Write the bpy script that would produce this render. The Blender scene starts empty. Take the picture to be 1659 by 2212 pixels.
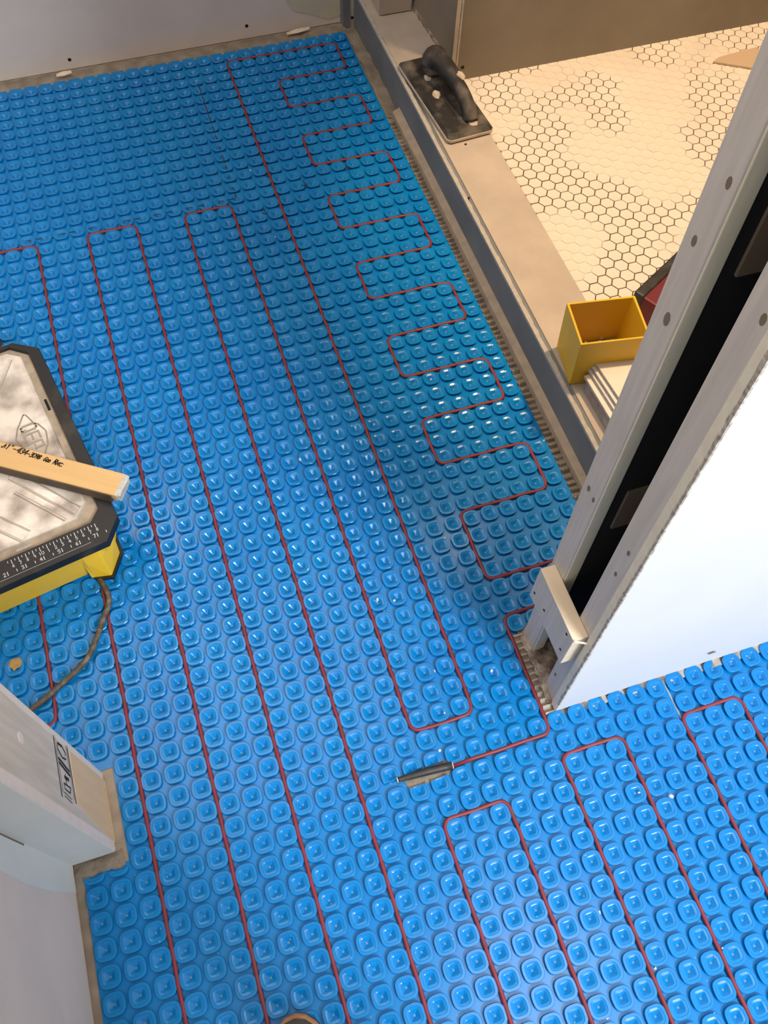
import bpy, bmesh, math, random
from mathutils import Vector, Matrix, Euler
random.seed(7)
S = bpy.context.scene
COL = S.collection
PI = math.pi

# ------------------------------------------------------------------ camera, world, lamps, exposure
CAM_LOC = Vector((0.1981, -1.7506, 1.1958))
RX = Vector((0.95001972, -0.31124832, 0.02422839))      # camera right
RY = Vector((-0.26145942, -0.83565068, -0.48303925))    # camera down
RZ = Vector((0.17059162, 0.45256207, -0.87526343))      # camera forward
FPX = 1913.14
cd = bpy.data.cameras.new('camera')
cam = bpy.data.objects.new('camera', cd); COL.objects.link(cam)
m = Matrix((RX, -RY, -RZ)).transposed().to_4x4(); m.translation = CAM_LOC
cam.matrix_world = m
cd.sensor_fit = 'VERTICAL'; cd.sensor_height = 24.0; cd.lens = 24.0 * FPX / 2212
cd.clip_start = 0.02
S.camera = cam
S.view_settings.view_transform = 'Standard'; S.view_settings.look = 'None'
S.view_settings.gamma = 1.0; S.view_settings.use_curve_mapping = False
S.view_settings.exposure = 0.0
w = bpy.data.worlds.new('world'); S.world = w; w.use_nodes = True
w.node_tree.nodes['Background'].inputs[0].default_value = (0.95, 0.89, 0.82, 1)
w.node_tree.nodes['Background'].inputs[1].default_value = 0.52

def area(name, loc, target, sx, sy, power, color):
    l = bpy.data.lights.new(name, 'AREA'); l.shape = 'RECTANGLE'; l.size = sx; l.size_y = sy
    l.energy = power; l.color = color
    o = bpy.data.objects.new(name, l); COL.objects.link(o)
    o.location = loc
    d = Vector(target) - Vector(loc)
    o.rotation_euler = d.to_track_quat('-Z', 'Y').to_euler()
    return o
# daylight from the big window of the room behind the photographer
area('window_daylight', (1.30, -3.5, 2.25), (0.45, -1.6, 0.1), 0.75, 0.75, 93, (0.90, 0.96, 1.0))
# added warm fill under the hall ceiling, no lamp known there
area('hall_fill', (0.75, -2.0, 2.38), (0.30, -1.8, 0.3), 0.8, 0.6, 10, (1.0, 0.88, 0.76))
# added broad ambient fill below the bathroom ceiling
area('bathroom_fill', (0.05, -0.55, 2.40), (0.05, -0.55, 0), 1.4, 1.0, 12, (1.0, 0.93, 0.85))
# warm recessed can over the shower
sl = bpy.data.lights.new('shower_lamp', 'SPOT'); sl.energy = 215; sl.color = (1.0, 0.67, 0.37)
sl.spot_size = math.radians(46); sl.spot_blend = 0.6; sl.shadow_soft_size = 0.06
so = bpy.data.objects.new('shower_lamp', sl); COL.objects.link(so); so.location = (1.36, -0.78, 2.36)

def bulb(name, loc, r, power, color):
    l = bpy.data.lights.new(name, 'POINT'); l.energy = power; l.color = color; l.shadow_soft_size = r
    o = bpy.data.objects.new(name, l); COL.objects.link(o); o.location = loc
bulb('vanity_bulb', (-0.07, -0.06, 1.80), 0.040, 4.0, (1.0, 0.93, 0.84))
bulb('shower_bulb', (1.02, -0.36, 1.90), 0.035, 4.0, (1.0, 0.86, 0.70))

# ------------------------------------------------------------------ materials
def srgb(r, g, b):
    f = lambda c: ((c / 255) / 12.92) if c / 255 <= 0.04045 else (((c / 255) + 0.055) / 1.055) ** 2.4
    return (f(r), f(g), f(b), 1)
def mat(name, c1, c2=None, rough=0.6, scale=30.0, lo=0.35, hi=0.65, stretch=None, bump=0.0, bscale=None,
        metal=0.0, spec=0.5, detail=6.0, coat=0.0, sss=0.0, rough2=None):
    M = bpy.data.materials.new(name); M.use_nodes = True
    nt = M.node_tree; B = nt.nodes['Principled BSDF']
    B.inputs['Roughness'].default_value = rough; B.inputs['Metallic'].default_value = metal
    B.inputs['Specular IOR Level'].default_value = spec
    B.inputs['Coat Weight'].default_value = coat
    if sss:
        B.inputs['Subsurface Weight'].default_value = sss
        B.inputs['Subsurface Radius'].default_value = (0.002, 0.003, 0.006)
        B.inputs['Subsurface Scale'].default_value = 0.6
    B.inputs['Base Color'].default_value = c1
    tc = nt.nodes.new('ShaderNodeTexCoord'); mp = nt.nodes.new('ShaderNodeMapping')
    nt.links.new(tc.outputs['Object'], mp.inputs['Vector'])
    if stretch: mp.inputs['Scale'].default_value = stretch
    n = nt.nodes.new('ShaderNodeTexNoise'); n.inputs['Scale'].default_value = scale; n.inputs['Detail'].default_value = detail
    nt.links.new(mp.outputs[0], n.inputs['Vector'])
    r = nt.nodes.new('ShaderNodeMapRange'); r.inputs['From Min'].default_value = lo; r.inputs['From Max'].default_value = hi
    nt.links.new(n.outputs['Fac'], r.inputs['Value'])
    if c2:
        mx = nt.nodes.new('ShaderNodeMix'); mx.data_type = 'RGBA'
        mx.inputs['A'].default_value = c1; mx.inputs['B'].default_value = c2
        nt.links.new(r.outputs[0], mx.inputs['Factor']); nt.links.new(mx.outputs['Result'], B.inputs['Base Color'])
    if rough2 is not None:
        rr = nt.nodes.new('ShaderNodeMapRange'); rr.inputs['To Min'].default_value = rough; rr.inputs['To Max'].default_value = rough2
        nt.links.new(r.outputs[0], rr.inputs['Value']); nt.links.new(rr.outputs[0], B.inputs['Roughness'])
    if bump:
        n2 = nt.nodes.new('ShaderNodeTexNoise'); n2.inputs['Scale'].default_value = bscale or scale; n2.inputs['Detail'].default_value = 4
        nt.links.new(mp.outputs[0], n2.inputs['Vector'])
        b = nt.nodes.new('ShaderNodeBump'); b.inputs['Strength'].default_value = 1.0; b.inputs['Distance'].default_value = bump
        nt.links.new(n2.outputs['Fac'], b.inputs['Height']); nt.links.new(b.outputs[0], B.inputs['Normal'])
    return M

M = {}
M['blue'] = mat('blue_polypropylene', (0.001, 0.205, 0.58, 1), (0.003, 0.235, 0.61, 1), rough=0.21, scale=9, spec=0.42, sss=0.0)
M['pip'] = mat('dusty_dimple_bottom', (0.17, 0.23, 0.31, 1), None, rough=0.8)
M['red'] = mat('red_cable', (0.25, 0.026, 0.045, 1), (0.19, 0.03, 0.035, 1), rough=0.45, scale=60)
M['black'] = mat('black_rubber', (0.018, 0.018, 0.02, 1), (0.05, 0.05, 0.05, 1), rough=0.45, scale=60)
M['subfloor'] = mat('mortar_subfloor', (0.42, 0.34, 0.26, 1), (0.30, 0.245, 0.19, 1), rough=0.95, scale=25, bump=0.001, bscale=120)
M['mortar'] = mat('grey_mortar', (0.33, 0.28, 0.22, 1), (0.22, 0.18, 0.14, 1), rough=0.95, scale=40, bump=0.002, bscale=150)
M['drywall'] = mat('drywall_paper', (0.80, 0.725, 0.67, 1), (0.75, 0.68, 0.63, 1), rough=0.9, scale=14, bump=0.0003, bscale=300)
M['drywall_green'] = mat('moisture_drywall_paper', (0.78, 0.82, 0.81, 1), (0.73, 0.78, 0.77, 1), rough=0.9, scale=12)
M['drywall_white'] = mat('white_drywall_paper', (0.76, 0.785, 0.815, 1), (0.73, 0.755, 0.785, 1), rough=0.85, scale=6)
M['gypsum'] = mat('gypsum_edge', (0.90, 0.87, 0.72, 1), (0.84, 0.80, 0.66, 1), rough=0.95, scale=80)
M['crumb'] = mat('crumbly_gypsum', (0.70, 0.66, 0.58, 1), (0.30, 0.27, 0.24, 1), rough=0.95, scale=160, bump=0.002)
M['pinkedge'] = mat('pinkish_gypsum_edge', (0.94, 0.84, 0.76, 1), (0.90, 0.79, 0.71, 1), rough=0.95, scale=60)
M['thinset'] = mat('pale_thinset', (0.56, 0.52, 0.46, 1), (0.40, 0.36, 0.31, 1), rough=0.95, scale=60)
M['jamb'] = mat('grey_primed_wood', (0.68, 0.66, 0.62, 1), (0.60, 0.58, 0.545, 1), rough=0.8, scale=40, stretch=(4, 4, 0.25))
M['jambside'] = mat('cream_pine', (0.92, 0.89, 0.72, 1), (0.86, 0.84, 0.66, 1), rough=0.7, scale=40, stretch=(4, 4, 0.25))
M['pine'] = mat('pine', (0.90, 0.76, 0.57, 1), (0.84, 0.69, 0.50, 1), rough=0.7, scale=30, stretch=(4, 0.3, 4))
M['stud'] = mat('weathered_pine_stud', (0.82, 0.73, 0.62, 1), (0.68, 0.60, 0.50, 1), rough=0.8, scale=24, stretch=(4, 4, 0.35))
M['studfresh'] = mat('fresh_pine_stud', (0.92, 0.67, 0.41, 1), (0.88, 0.61, 0.36, 1), rough=0.8, scale=24, stretch=(4, 4, 0.35))
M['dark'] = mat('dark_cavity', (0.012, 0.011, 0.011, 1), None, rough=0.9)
M['slat'] = mat('dim_wood_slat', (0.22, 0.17, 0.12, 1), None, rough=0.8)
M['fluff'] = mat('dust_fluff', (0.66, 0.58, 0.51, 1), (0.24, 0.19, 0.15, 1), rough=1, scale=70, bump=0.004, bscale=200)
M['cement'] = mat('cement_board', (0.53, 0.46, 0.385, 1), (0.45, 0.39, 0.33, 1), rough=0.9, scale=14, bump=0.0004, bscale=200)
M['cementblue'] = mat('bluegrey_cement_board', (0.16, 0.178, 0.195, 1), (0.21, 0.225, 0.235, 1), rough=0.85, scale=10, bump=0.0004, bscale=200)
M['cementedge'] = mat('pale_board_edge', (0.50, 0.47, 0.42, 1), (0.42, 0.40, 0.36, 1), rough=0.95, scale=120, bump=0.001)
M['showerwall'] = mat('shower_wall_board', (0.27, 0.235, 0.19, 1), (0.22, 0.19, 0.15, 1), rough=0.9, scale=6)
M['tape'] = mat('pale_seam_tape', (0.52, 0.46, 0.38, 1), (0.46, 0.40, 0.33, 1), rough=0.9, scale=30)
M['strip'] = mat('tan_base_strip', (0.52, 0.43, 0.32, 1), (0.42, 0.35, 0.27, 1), rough=0.9, scale=50)
M['patch'] = mat('glossy_cream_patch', (0.70, 0.64, 0.46, 1), (0.62, 0.58, 0.48, 1), rough=0.35, scale=20)
M['tile'] = mat('white_hex_porcelain', (0.80, 0.75, 0.67, 1), (0.74, 0.69, 0.61, 1), rough=0.45, scale=9)
M['whitetile'] = mat('white_wall_tile', (0.82, 0.76, 0.68, 1), None, rough=0.35)
M['tileedge'] = mat('grey_tile_body', (0.30, 0.28, 0.26, 1), (0.5, 0.47, 0.44, 1), rough=0.6, scale=120)
M['yellow'] = mat('yellow_plastic', (0.80, 0.50, 0.02, 1), (0.74, 0.46, 0.03, 1), rough=0.42, scale=12)
M['sawyellow'] = mat('yellow_saw_housing', (0.98, 0.62, 0.022, 1), (0.94, 0.58, 0.035, 1), rough=0.5, scale=25)
M['sawblack'] = mat('scuffed_black_rim', (0.012, 0.012, 0.013, 1), (0.075, 0.063, 0.052, 1), rough=0.45, scale=22, lo=0.52, hi=0.8, rough2=0.75)
M['alu'] = mat('dusty_aluminium', (0.95, 0.87, 0.77, 1), (0.34, 0.28, 0.23, 1), rough=0.26, scale=17, lo=0.40, hi=0.64, metal=0.3, rough2=0.6)
M['emboss'] = mat('shaded_aluminium', (0.46, 0.39, 0.32, 1), (0.38, 0.32, 0.26, 1), rough=0.45, scale=60, metal=0.3)  # darker tone stands for shading on the pressed letters and rib edges
M['dusty'] = mat('tan_slurry', (0.50, 0.40, 0.29, 1), (0.33, 0.27, 0.20, 1), rough=0.9, scale=40)
M['white'] = mat('white_print', (0.75, 0.75, 0.73, 1), None, rough=0.6)
M['ink'] = mat('black_marker', (0.02, 0.016, 0.014, 1), None, rough=0.7)
M['stripwood'] = mat('tan_laminate', (0.82, 0.52, 0.22, 1), (0.76, 0.47, 0.19, 1), rough=0.5, scale=20, stretch=(0.3, 5, 5))
M['darkedge'] = mat('dark_shaded_edge', (0.10, 0.07, 0.045, 1), (0.06, 0.045, 0.03, 1), rough=0.7, scale=30)  # dark coating, with the shade of the near side painted in
M['chipboard'] = mat('broken_pale_core', (0.66, 0.64, 0.58, 1), (0.55, 0.52, 0.46, 1), rough=0.95, scale=200, bump=0.002)
M['floatblack'] = mat('dusty_black_rubber', (0.022, 0.021, 0.021, 1), (0.16, 0.14, 0.12, 1), rough=0.55, scale=28, lo=0.46, hi=0.74, rough2=0.85)
M['grout'] = mat('dried_grout', (0.62, 0.54, 0.44, 1), (0.5, 0.43, 0.35, 1), rough=0.95, scale=60)
M['cord'] = mat('dirty_grey_cord', (0.085, 0.065, 0.045, 1), (0.24, 0.20, 0.15, 1), rough=0.6, scale=90, lo=0.5, hi=0.75)
M['redplastic'] = mat('red_plastic', (0.14, 0.008, 0.018, 1), None, rough=0.5)
M['foil'] = mat('crumpled_grey_film', (0.38, 0.38, 0.40, 1), (0.22, 0.20, 0.20, 1), rough=0.25, scale=30, bump=0.003, bscale=60)
M['card'] = mat('tan_card', (0.55, 0.42, 0.30, 1), None, rough=0.85)
M['chip'] = mat('plaster_crumb', (0.78, 0.76, 0.70, 1), None, rough=0.9)
M['cloth'] = mat('dark_work_clothes', (0.10, 0.10, 0.12, 1), (0.07, 0.07, 0.085, 1), rough=0.95, scale=60)
M['leather'] = mat('worn_brown_leather', (0.07, 0.06, 0.045, 1), (0.12, 0.10, 0.075, 1), rough=0.8, scale=40)
M['welt'] = mat('orange_boot_welt', (0.36, 0.13, 0.06, 1), (0.50, 0.30, 0.12, 1), rough=0.6, scale=25)
M['orange'] = mat('orange_mortar', (0.50, 0.30, 0.10, 1), (0.38, 0.24, 0.08, 1), rough=0.9, scale=120)
M['redclay'] = mat('reddish_membrane', (0.62, 0.24, 0.14, 1), None, rough=0.8)
# joints between the hex tiles: bare brown mortar, smeared over with grout in broad patches
jm = mat('hex_joint', (0.07, 0.035, 0.013, 1), (0.78, 0.72, 0.63, 1), rough=0.9, scale=4.6, lo=0.50, hi=0.54, detail=2.5)
M['joint'] = jm

# ------------------------------------------------------------------ mesh helpers
class MB:
    def __init__(s): s.v = []; s.f = []
    def add(s, vs, fs):
        b = len(s.v); s.v += [tuple(p) for p in vs]; s.f += [tuple(i + b for i in f) for f in fs]; return s
    def box(s, x0, x1, y0, y1, z0, z1, fn=None):
        vs = [(x, y, z) for z in (z0, z1) for y in (y0, y1) for x in (x0, x1)]
        if fn: vs = [fn(*p) for p in vs]
        return s.add(vs, [(0, 2, 3, 1), (4, 5, 7, 6), (0, 1, 5, 4), (2, 6, 7, 3), (0, 4, 6, 2), (1, 3, 7, 5)])
    def prism(s, poly, z0, z1, top=None):
        top = top or poly; n = len(poly)
        vs = [(p[0], p[1], z0) for p in poly] + [(p[0], p[1], z1) for p in top]
        fs = [tuple(range(n - 1, -1, -1)), tuple(range(n, 2 * n))] + [(i, (i + 1) % n, n + (i + 1) % n, n + i) for i in range(n)]
        return s.add(vs, fs)
    def loft(s, rings, cap=True):
        n = len(rings[0]); vs = [p for r in rings for p in r]; fs = []
        for k in range(len(rings) - 1):
            for i in range(n):
                j = (i + 1) % n
                fs.append((k * n + i, k * n + j, (k + 1) * n + j, (k + 1) * n + i))
        if cap:
            fs.append(tuple(range(n - 1, -1, -1))); fs.append(tuple((len(rings) - 1) * n + i for i in range(n)))
        return s.add(vs, fs)
    def tube(s, pts, rad, seg=8, cap=True):
        pts = [Vector(p) for p in pts]
        rads = rad if isinstance(rad, (list, tuple)) else [rad] * len(pts)
        rings = []; up = Vector((0, 0, 1))
        for i, p in enumerate(pts):
            t = (pts[min(i + 1, len(pts) - 1)] - pts[max(i - 1, 0)]).normalized()
            if abs(t.dot(up)) > 0.95: up = Vector((1, 0, 0))
            a = t.cross(up).normalized(); b = a.cross(t)
            rings.append([p + (a * math.cos(2 * PI * k / seg) + b * math.sin(2 * PI * k / seg)) * rads[i] for k in range(seg)])
        return s.loft(rings, cap)
    def ribbon(s, pts, wd, z):
        """flat stroke of width wd along 2-D points at height z"""
        for a, b in zip(pts[:-1], pts[1:]):
            a = Vector(a[:2]); b = Vector(b[:2]); d = (b - a)
            if d.length < 1e-6: continue
            d.normalize(); n = Vector((-d.y, d.x)) * wd / 2; e = d * wd * 0.3
            q = [a - e + n, a - e - n, b + e - n, b + e + n]
            s.add([(p.x, p.y, z) for p in q], [(0, 1, 2, 3)])
        return s
    def mesh(s, name, mt, smooth=False):
        me = bpy.data.meshes.new(name); me.from_pydata(s.v, [], s.f); me.materials.append(mt)
        if smooth: me.polygons.foreach_set('use_smooth', [True] * len(me.polygons))
        me.update(); return me
    def obj(s, name, mt, parent=None, smooth=False, bevel=0.0, fixn=True, **kw):
        me = s.mesh(name, mt, smooth)
        if fixn:
            bm = bmesh.new(); bm.from_mesh(me); bmesh.ops.recalc_face_normals(bm, faces=bm.faces); bm.to_mesh(me); bm.free()
        o = bpy.data.objects.new(name, me); COL.objects.link(o)
        if parent: o.parent = parent
        if bevel:
            bv = o.modifiers.new('bevel', 'BEVEL'); bv.width = bevel; bv.segments = 2; bv.limit_method = 'ANGLE'
        for k, v in kw.items(): o[k] = v
        return o
def tag(o, label, cat, group=None, kind=None):
    o['label'] = label; o['category'] = cat
    if group: o['group'] = group
    if kind: o['kind'] = kind
    return o
def empty(name, loc=(0, 0, 0), rz=0.0):
    o = bpy.data.objects.new(name, None); COL.objects.link(o); o.location = loc; o.rotation_euler = (0, 0, rz); o.empty_display_size = 0.05
    return o
def disc(r, n=12): return [(r * math.cos(2 * PI * k / n), r * math.sin(2 * PI * k / n)) for k in range(n)]

STROKES = {
 '0': [[(.5,1.4),(.1,1.1),(.1,.3),(.5,0),(.9,.3),(.9,1.1),(.5,1.4)]],
 '1': [[(.3,1.1),(.55,1.4),(.55,0)]],
 '2': [[(.1,1.1),(.4,1.4),(.8,1.25),(.8,.9),(.1,0),(.9,0)]],
 '3': [[(.1,1.3),(.6,1.4),(.85,1.1),(.4,.75),(.9,.4),(.6,0),(.1,.1)]],
 '4': [[(.7,0),(.7,1.4),(.1,.5),(1,.5)]],
 '5': [[(.85,1.4),(.2,1.4),(.15,.8),(.6,.9),(.9,.5),(.6,0),(.1,.1)]],
 '6': [[(.8,1.3),(.4,1.2),(.1,.5),(.4,0),(.85,.3),(.6,.75),(.15,.5)]],
 '7': [[(.1,1.4),(.9,1.4),(.4,0)]],
 '8': [[(.5,.75),(.15,1.1),(.5,1.4),(.85,1.1),(.5,.75),(.1,.35),(.5,0),(.9,.35),(.5,.75)]],
 '9': [[(.8,.9),(.4,.7),(.15,1.1),(.5,1.4),(.85,1.1),(.7,0)]],
 '-': [[(.2,.6),(.9,.6)]], '"': [[(.3,1.5),(.3,1.2)],[(.6,1.5),(.6,1.2)]], ' ': [],
 'G': [[(.9,1.2),(.4,1.3),(.1,.6),(.4,0),(.9,.3),(.9,.6),(.5,.6)]],
 'R': [[(.2,0),(.2,1.4),(.8,1.2),(.7,.8),(.2,.7),(.9,0)],[(.1,1.2),(.9,.2)]],
 'x': [[(.1,.9),(.8,0)],[(.8,.9),(.1,0)]], 'c': [[(.9,.7),(.4,.9),(.1,.4),(.4,0),(1,.1)]],
 'v': [[(.0,.3),(.25,.0),(.6,1.2),(.9,.1)]],
}
def write(mb, text, x, y, h, wd, z, adv=1.15, fn=None):
    s = h / 1.4
    for ch in text:
        for st in STROKES.get(ch, []):
            pts = [(x + a * s, y + b * s) for a, b in st]
            if fn: pts = [fn(*p) for p in pts]
            mb.ribbon(pts, wd, z)
        x += s * adv

# ------------------------------------------------------------------ room shell
def struct(o, label, cat): return tag(o, label, cat, kind='structure')
fl = MB().box(-1.3, 1.9, -5.0, 0.2, -0.06, 0.0).obj('floor', M['subfloor'])
struct(fl, 'tan mortar subfloor showing in narrow strips around the blue membrane', 'floor')
ce = MB().box(-1.3, 1.9, -2.4, 0.2, 2.44, 2.5).obj('ceiling', M['drywall'])
struct(ce, 'plain drywall ceiling above bathroom and shower', 'ceiling')

# back wall: drywall that stops short of the floor
wb = empty('wall_back', (0, 0.073, 0)); struct(wb, 'grey back wall drywall with screw holes above lumpy mortar gap', 'wall')
MB().box(-1.3, 0.728, 0, 0.0125, 0.0015, 2.44).obj('drywall_sheet', M['drywall'], wb)
MB().box(-1.3, 1.9, 0.0125, 0.1, 0.0, 2.44).obj('framing', M['mortar'], wb)
for x, z in ((0.137, 0.022), (0.515, 0.029), (-0.25, 0.02), (0.137, 0.32), (0.515, 0.33)):
    b = MB(); b.tube([(x, 0.001, z), (x, -0.0006, z)], 0.0037, 10); b.obj('screw_hole', M['dark'], wb)
pt = [(0.575, 0.12), (0.62, 0.045), (0.66, 0.03), (0.70, 0.012), (0.727, 0.02), (0.727, 0.16), (0.65, 0.17)]
b = MB(); b.loft([[(x, 0.0, z) for x, z in pt], [(x, -0.0012, z) for x, z in pt]]); b.obj('joint_patch', M['patch'], wb)
# lumpy mortar along the bottom of the back wall
def lumpy(name, x0, x1, y0, y1, nx, ny, h, mt, parent, seed, base=0.0):
    rnd = random.Random(seed); vs = []; fs = []
    for i in range(nx + 1):
        for j in range(ny + 1):
            t = j / ny; z = base + h * (0.25 + 0.75 * rnd.random()) * (math.sin(PI * min(1, 0.12 + t * 0.8)))
            if j == 0: z = 0.0
            vs.append((x0 + (x1 - x0) * i / nx, y0 + (y1 - y0) * t + (rnd.random() - .5) * 0.004, z))
    for i in range(nx):
        for j in range(ny):
            a = i * (ny + 1) + j; fs.append((a, a + ny + 1, a + ny + 2, a + 1))
    return MB().add(vs, fs).obj(name, mt, parent, smooth=True)
lm = lumpy('mortar_fillet', -0.6, 0.728, -0.036, -0.003, 90, 5, 0.006, M['mortar'], wb, 3)

# dark blue-grey board standing in the corner behind the curb
t1 = empty('trim_1', (0, 0, 0)); struct(t1, 'narrow blue-grey board upright in the corner beside the curb end', 'trim')
MB().box(0.724, 0.7395, 0.048, 0.075, 0.0, 2.44).obj('board_strip', M['cementblue'], t1)
MB().box(0.7395, 0.752, 0.050, 0.075, 0.0, 2.44).obj('edge_strip', M['cement'], t1)
b = MB(); b.tube([(0.7445, 0.0498, 0.022), (0.7445, 0.0490, 0.022)], 0.0035, 10); b.obj('screw_hole', M['dark'], t1)

# shower curb
cu = empty('trim_2', (0, 0, 0)); struct(cu, 'long shower curb with blue-grey face and tan top board', 'curb')
zc = lambda y: 0.085 + 0.007 * min(1, max(0, -y / 1.2))
rings = []
ys = [0.06 - k * 0.0515 for k in range(29)]
rnd = random.Random(5)
for y in ys: rings.append([(0.7485, y, 0), (0.7485, y, zc(y) - 0.002), (0.762, y, zc(y) - 0.002), (0.762, y, 0)])
b = MB(); b.loft(rings); b.obj('face_board', M['cementblue'], cu)
b = MB(); b.loft([[(0.7615, y, 0.02), (0.7615, y, zc(y)), (0.857, y, zc(y)), (0.857, y, 0.02)] for y in ys]); b.obj('top_board', M['cement'], cu)
# ragged pale edge where the face board meets the top
rr = []
ys2 = [0.06 - k * 0.012 for k in range(121)]
for y in ys2:
    j = rnd.random() * 0.0012; rr.append([(0.7476, y, zc(y) - 0.0045 - j * .8), (0.7476, y, zc(y) + 0.0004), (0.7535 + j * 1.6, y, zc(y) + 0.0009), (0.7535 + j * 1.6, y, zc(y) - 0.0045)])
b = MB(); b.loft(rr); b.obj('board_edge', M['cementedge'], cu)
b = MB(); b.loft([[(0.7545, y, zc(y) + .0003), (0.7545, y, zc(y) + .0014), (0.7765 - 0.006 * max(0, (y + .1)) , y, zc(y) + .0014), (0.7765, y, zc(y) + .0003)] for y in [0.06 - k * 0.03 for k in range(11)]])
b.obj('seam_band', M['tape'], cu)
b = MB(); b.loft([[(0.7345 + .004 * max(0, -y - .8) , y, 0), (0.7345 + .003 * max(0, -y - .8), y, 0.018 - .004 * (y > -.4)), (0.7485, y, 0.021), (0.7485, y, 0)] for y in [-0.262 - k * 0.056 for k in range(21)]])
b.obj('base_strip', M['strip'], cu)
for x, y in ((0.802, -0.481), (0.7565, -0.616)):
    z = zc(y); b = MB(); b.tube([(x, y, z), (x, y, z + .0008)], 0.0024, 8); b.obj('screw_hole', M['dark'], cu)
lumpy('mortar_lumps', 0.7235, 0.749, 0.05, -0.262, 2, 16, 0.012, M['mortar'], cu, 11)
# trowelled thinset ridges between the membrane and the curb
b = MB(); rnd = random.Random(8); y = -0.28
while y > -1.375:
    L = 0.0055 + rnd.random() * 0.003
    x1 = 0.7355; h = 0.004 + rnd.random() * 0.003
    b.loft([[(x, y, 0), (x, y - L * .25, h), (x, y - L * .6, h), (x, y - L, 0)] for x in (0.7215 + rnd.random() * .002, (0.7215 + x1) / 2, x1)])
    y -= L + 0.0035 + rnd.random() * 0.003
b.obj('thinset_ridges', M['mortar'], cu, kind='stuff')

# shower: nib behind the curb, return wall, back wall, right wall, floor
nb = empty('wall_nib', (0, 0, 0)); struct(nb, 'narrow tan nib wall rising from the far end of the curb', 'wall')
MB().box(0.77, 0.8385, -0.060, 0.075, 0.088, 2.44).obj('cement_panel', M['cement'], nb)
MB().box(0.8365, 0.8395, -0.0615, -0.055, 0.088, 2.44).obj('corner_bead', M['cementedge'], nb)
rw = empty('wall_return', (0, 0, 0)); struct(rw, 'dark grey board side of the shower wall beyond the curb', 'wall')
b = MB(); b.loft([[(0.846, -0.06, z), (0.8565, -0.2535, z), (0.8705, -0.2535, z), (0.862, -0.06, z)] for z in (0.06, 2.44)]); b.obj('side_board', M['showerwall'], rw)
MB().box(0.8575, 0.8655, -0.2555, -0.2535, 0.06, 2.44).obj('board_edge', M['tape'], rw)
MB().box(0.8665, 0.8705, -0.2560, -0.2535, 0.06, 2.44).obj('corner_bead', M['cementedge'], rw)
b = MB(); b.loft([[(0.8435, -0.062, z), (0.8525, -0.235, z), (0.8565, -0.235, z), (0.8465, -0.062, z)] for z in (0.085, 0.0945)]); b.obj('dark_joint', M['fluff'], rw)
wsb = empty('wall_shower_back', (0, 0, 0)); struct(wsb, 'brown-grey board back wall of the shower above the hex tiles', 'wall')
MB().box(0.8705, 1.80, -0.2535, -0.24, 0.045, 2.44).obj('wall_board', M['showerwall'], wsb)
b = MB(); b.tube([(0.8825, -0.2532, 0.078), (0.8825, -0.2542, 0.078)], 0.0038, 10); b.obj('screw_hole', M['dark'], wsb)
wsr = MB().box(1.72, 1.80, -1.4, -0.24, 0.0, 2.44).obj('wall_shower_side', M['showerwall']); struct(wsr, 'brown-grey board right side wall of the shower', 'wall')

ZT = 0.05
sf = empty('floor_shower', (0, 0, ZT)); struct(sf, 'shower floor of small white hexagon tiles with patchy dark joints', 'shower floor')
MB().box(0.857, 1.73, -1.40, -0.24, -0.05, -0.0012).obj('joint_bed', M['joint'], sf)
def project(p):
    d = Vector(p) - CAM_LOC; z = d.dot(RZ)
    return (829.5 + FPX * d.dot(RX) / z, 1106 + FPX * d.dot(RY) / z, z)
PH = 0.0249; PX = PH * math.sqrt(3) / 2
HX0, HY0 = 0.9105, -0.3252      # one tile centre
R6 = 0.0232 / math.sqrt(3)
hexes = []
for i in range(-4, 40):
    for j in range(-50, 8):
        x = HX0 + i * PX; y = HY0 + j * PH + (i % 2) * PH / 2
        if 0.860 < x < 1.715 and -1.385 < y < -0.246:
            hexes.append((x, y))
def hexshape(dx=0, dy=0, tilt=0):
    o = [(R6 * math.cos(PI / 3 * k), R6 * math.sin(PI / 3 * k)) for k in range(6)]
    t = [(p[0] * .955, p[1] * .955) for p in o]
    vs = [(p[0] + dx, p[1] + dy, -0.0045) for p in o] + [(p[0] + dx, p[1] + dy, -0.0006) for p in o] + [(p[0] + dx, p[1] + dy, 0) for p in t]
    fs = [(i, (i + 1) % 6, 6 + (i + 1) % 6, 6 + i) for i in range(6)] + [(6 + i, 6 + (i + 1) % 6, 12 + (i + 1) % 6, 12 + i) for i in range(6)] + [tuple(range(12, 18))]
    return vs, fs
def hidden_by_right_wall(x, y):
    u, v, z = project((x, y, ZT))
    return u > 1650 + (v - 90) * -0.62 + 12 if v < 560 else u > 1400
hexes.sort(key=lambda h: (hidden_by_right_wall(*h), (Vector((h[0], h[1], ZT)) - CAM_LOC).length))
tm = MB().add(*hexshape()).mesh('tile', M['tile'])
for x, y in hexes[:300]:
    o = bpy.data.objects.new('tile', tm); COL.objects.link(o); o.parent = sf; o.location = (x, y, random.uniform(-.0003, .0003)); o.rotation_euler = (random.uniform(-.012, .012), random.uniform(-.012, .012), random.uniform(-.01, .01))
b = MB()
for x, y in hexes[300:]: b.add(*hexshape(x, y))
b.obj('tile_field', M['tile'], sf, fixn=False, kind='stuff')
# reddish membrane showing at the curb edge of the tiles
for x, y in ((0.8635, -0.5637), (0.8632, -0.64), (0.8632, -0.751), (0.8635, -0.804), (0.8632, -0.864)):
    b = MB(); b.prism([(x - .006 + a * .7, y + c * 1.3) for a, c in disc(0.006, 9)], ZT - .004 - ZT, 0.0016); b.obj('membrane_tab', M['redclay'], sf)

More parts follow.
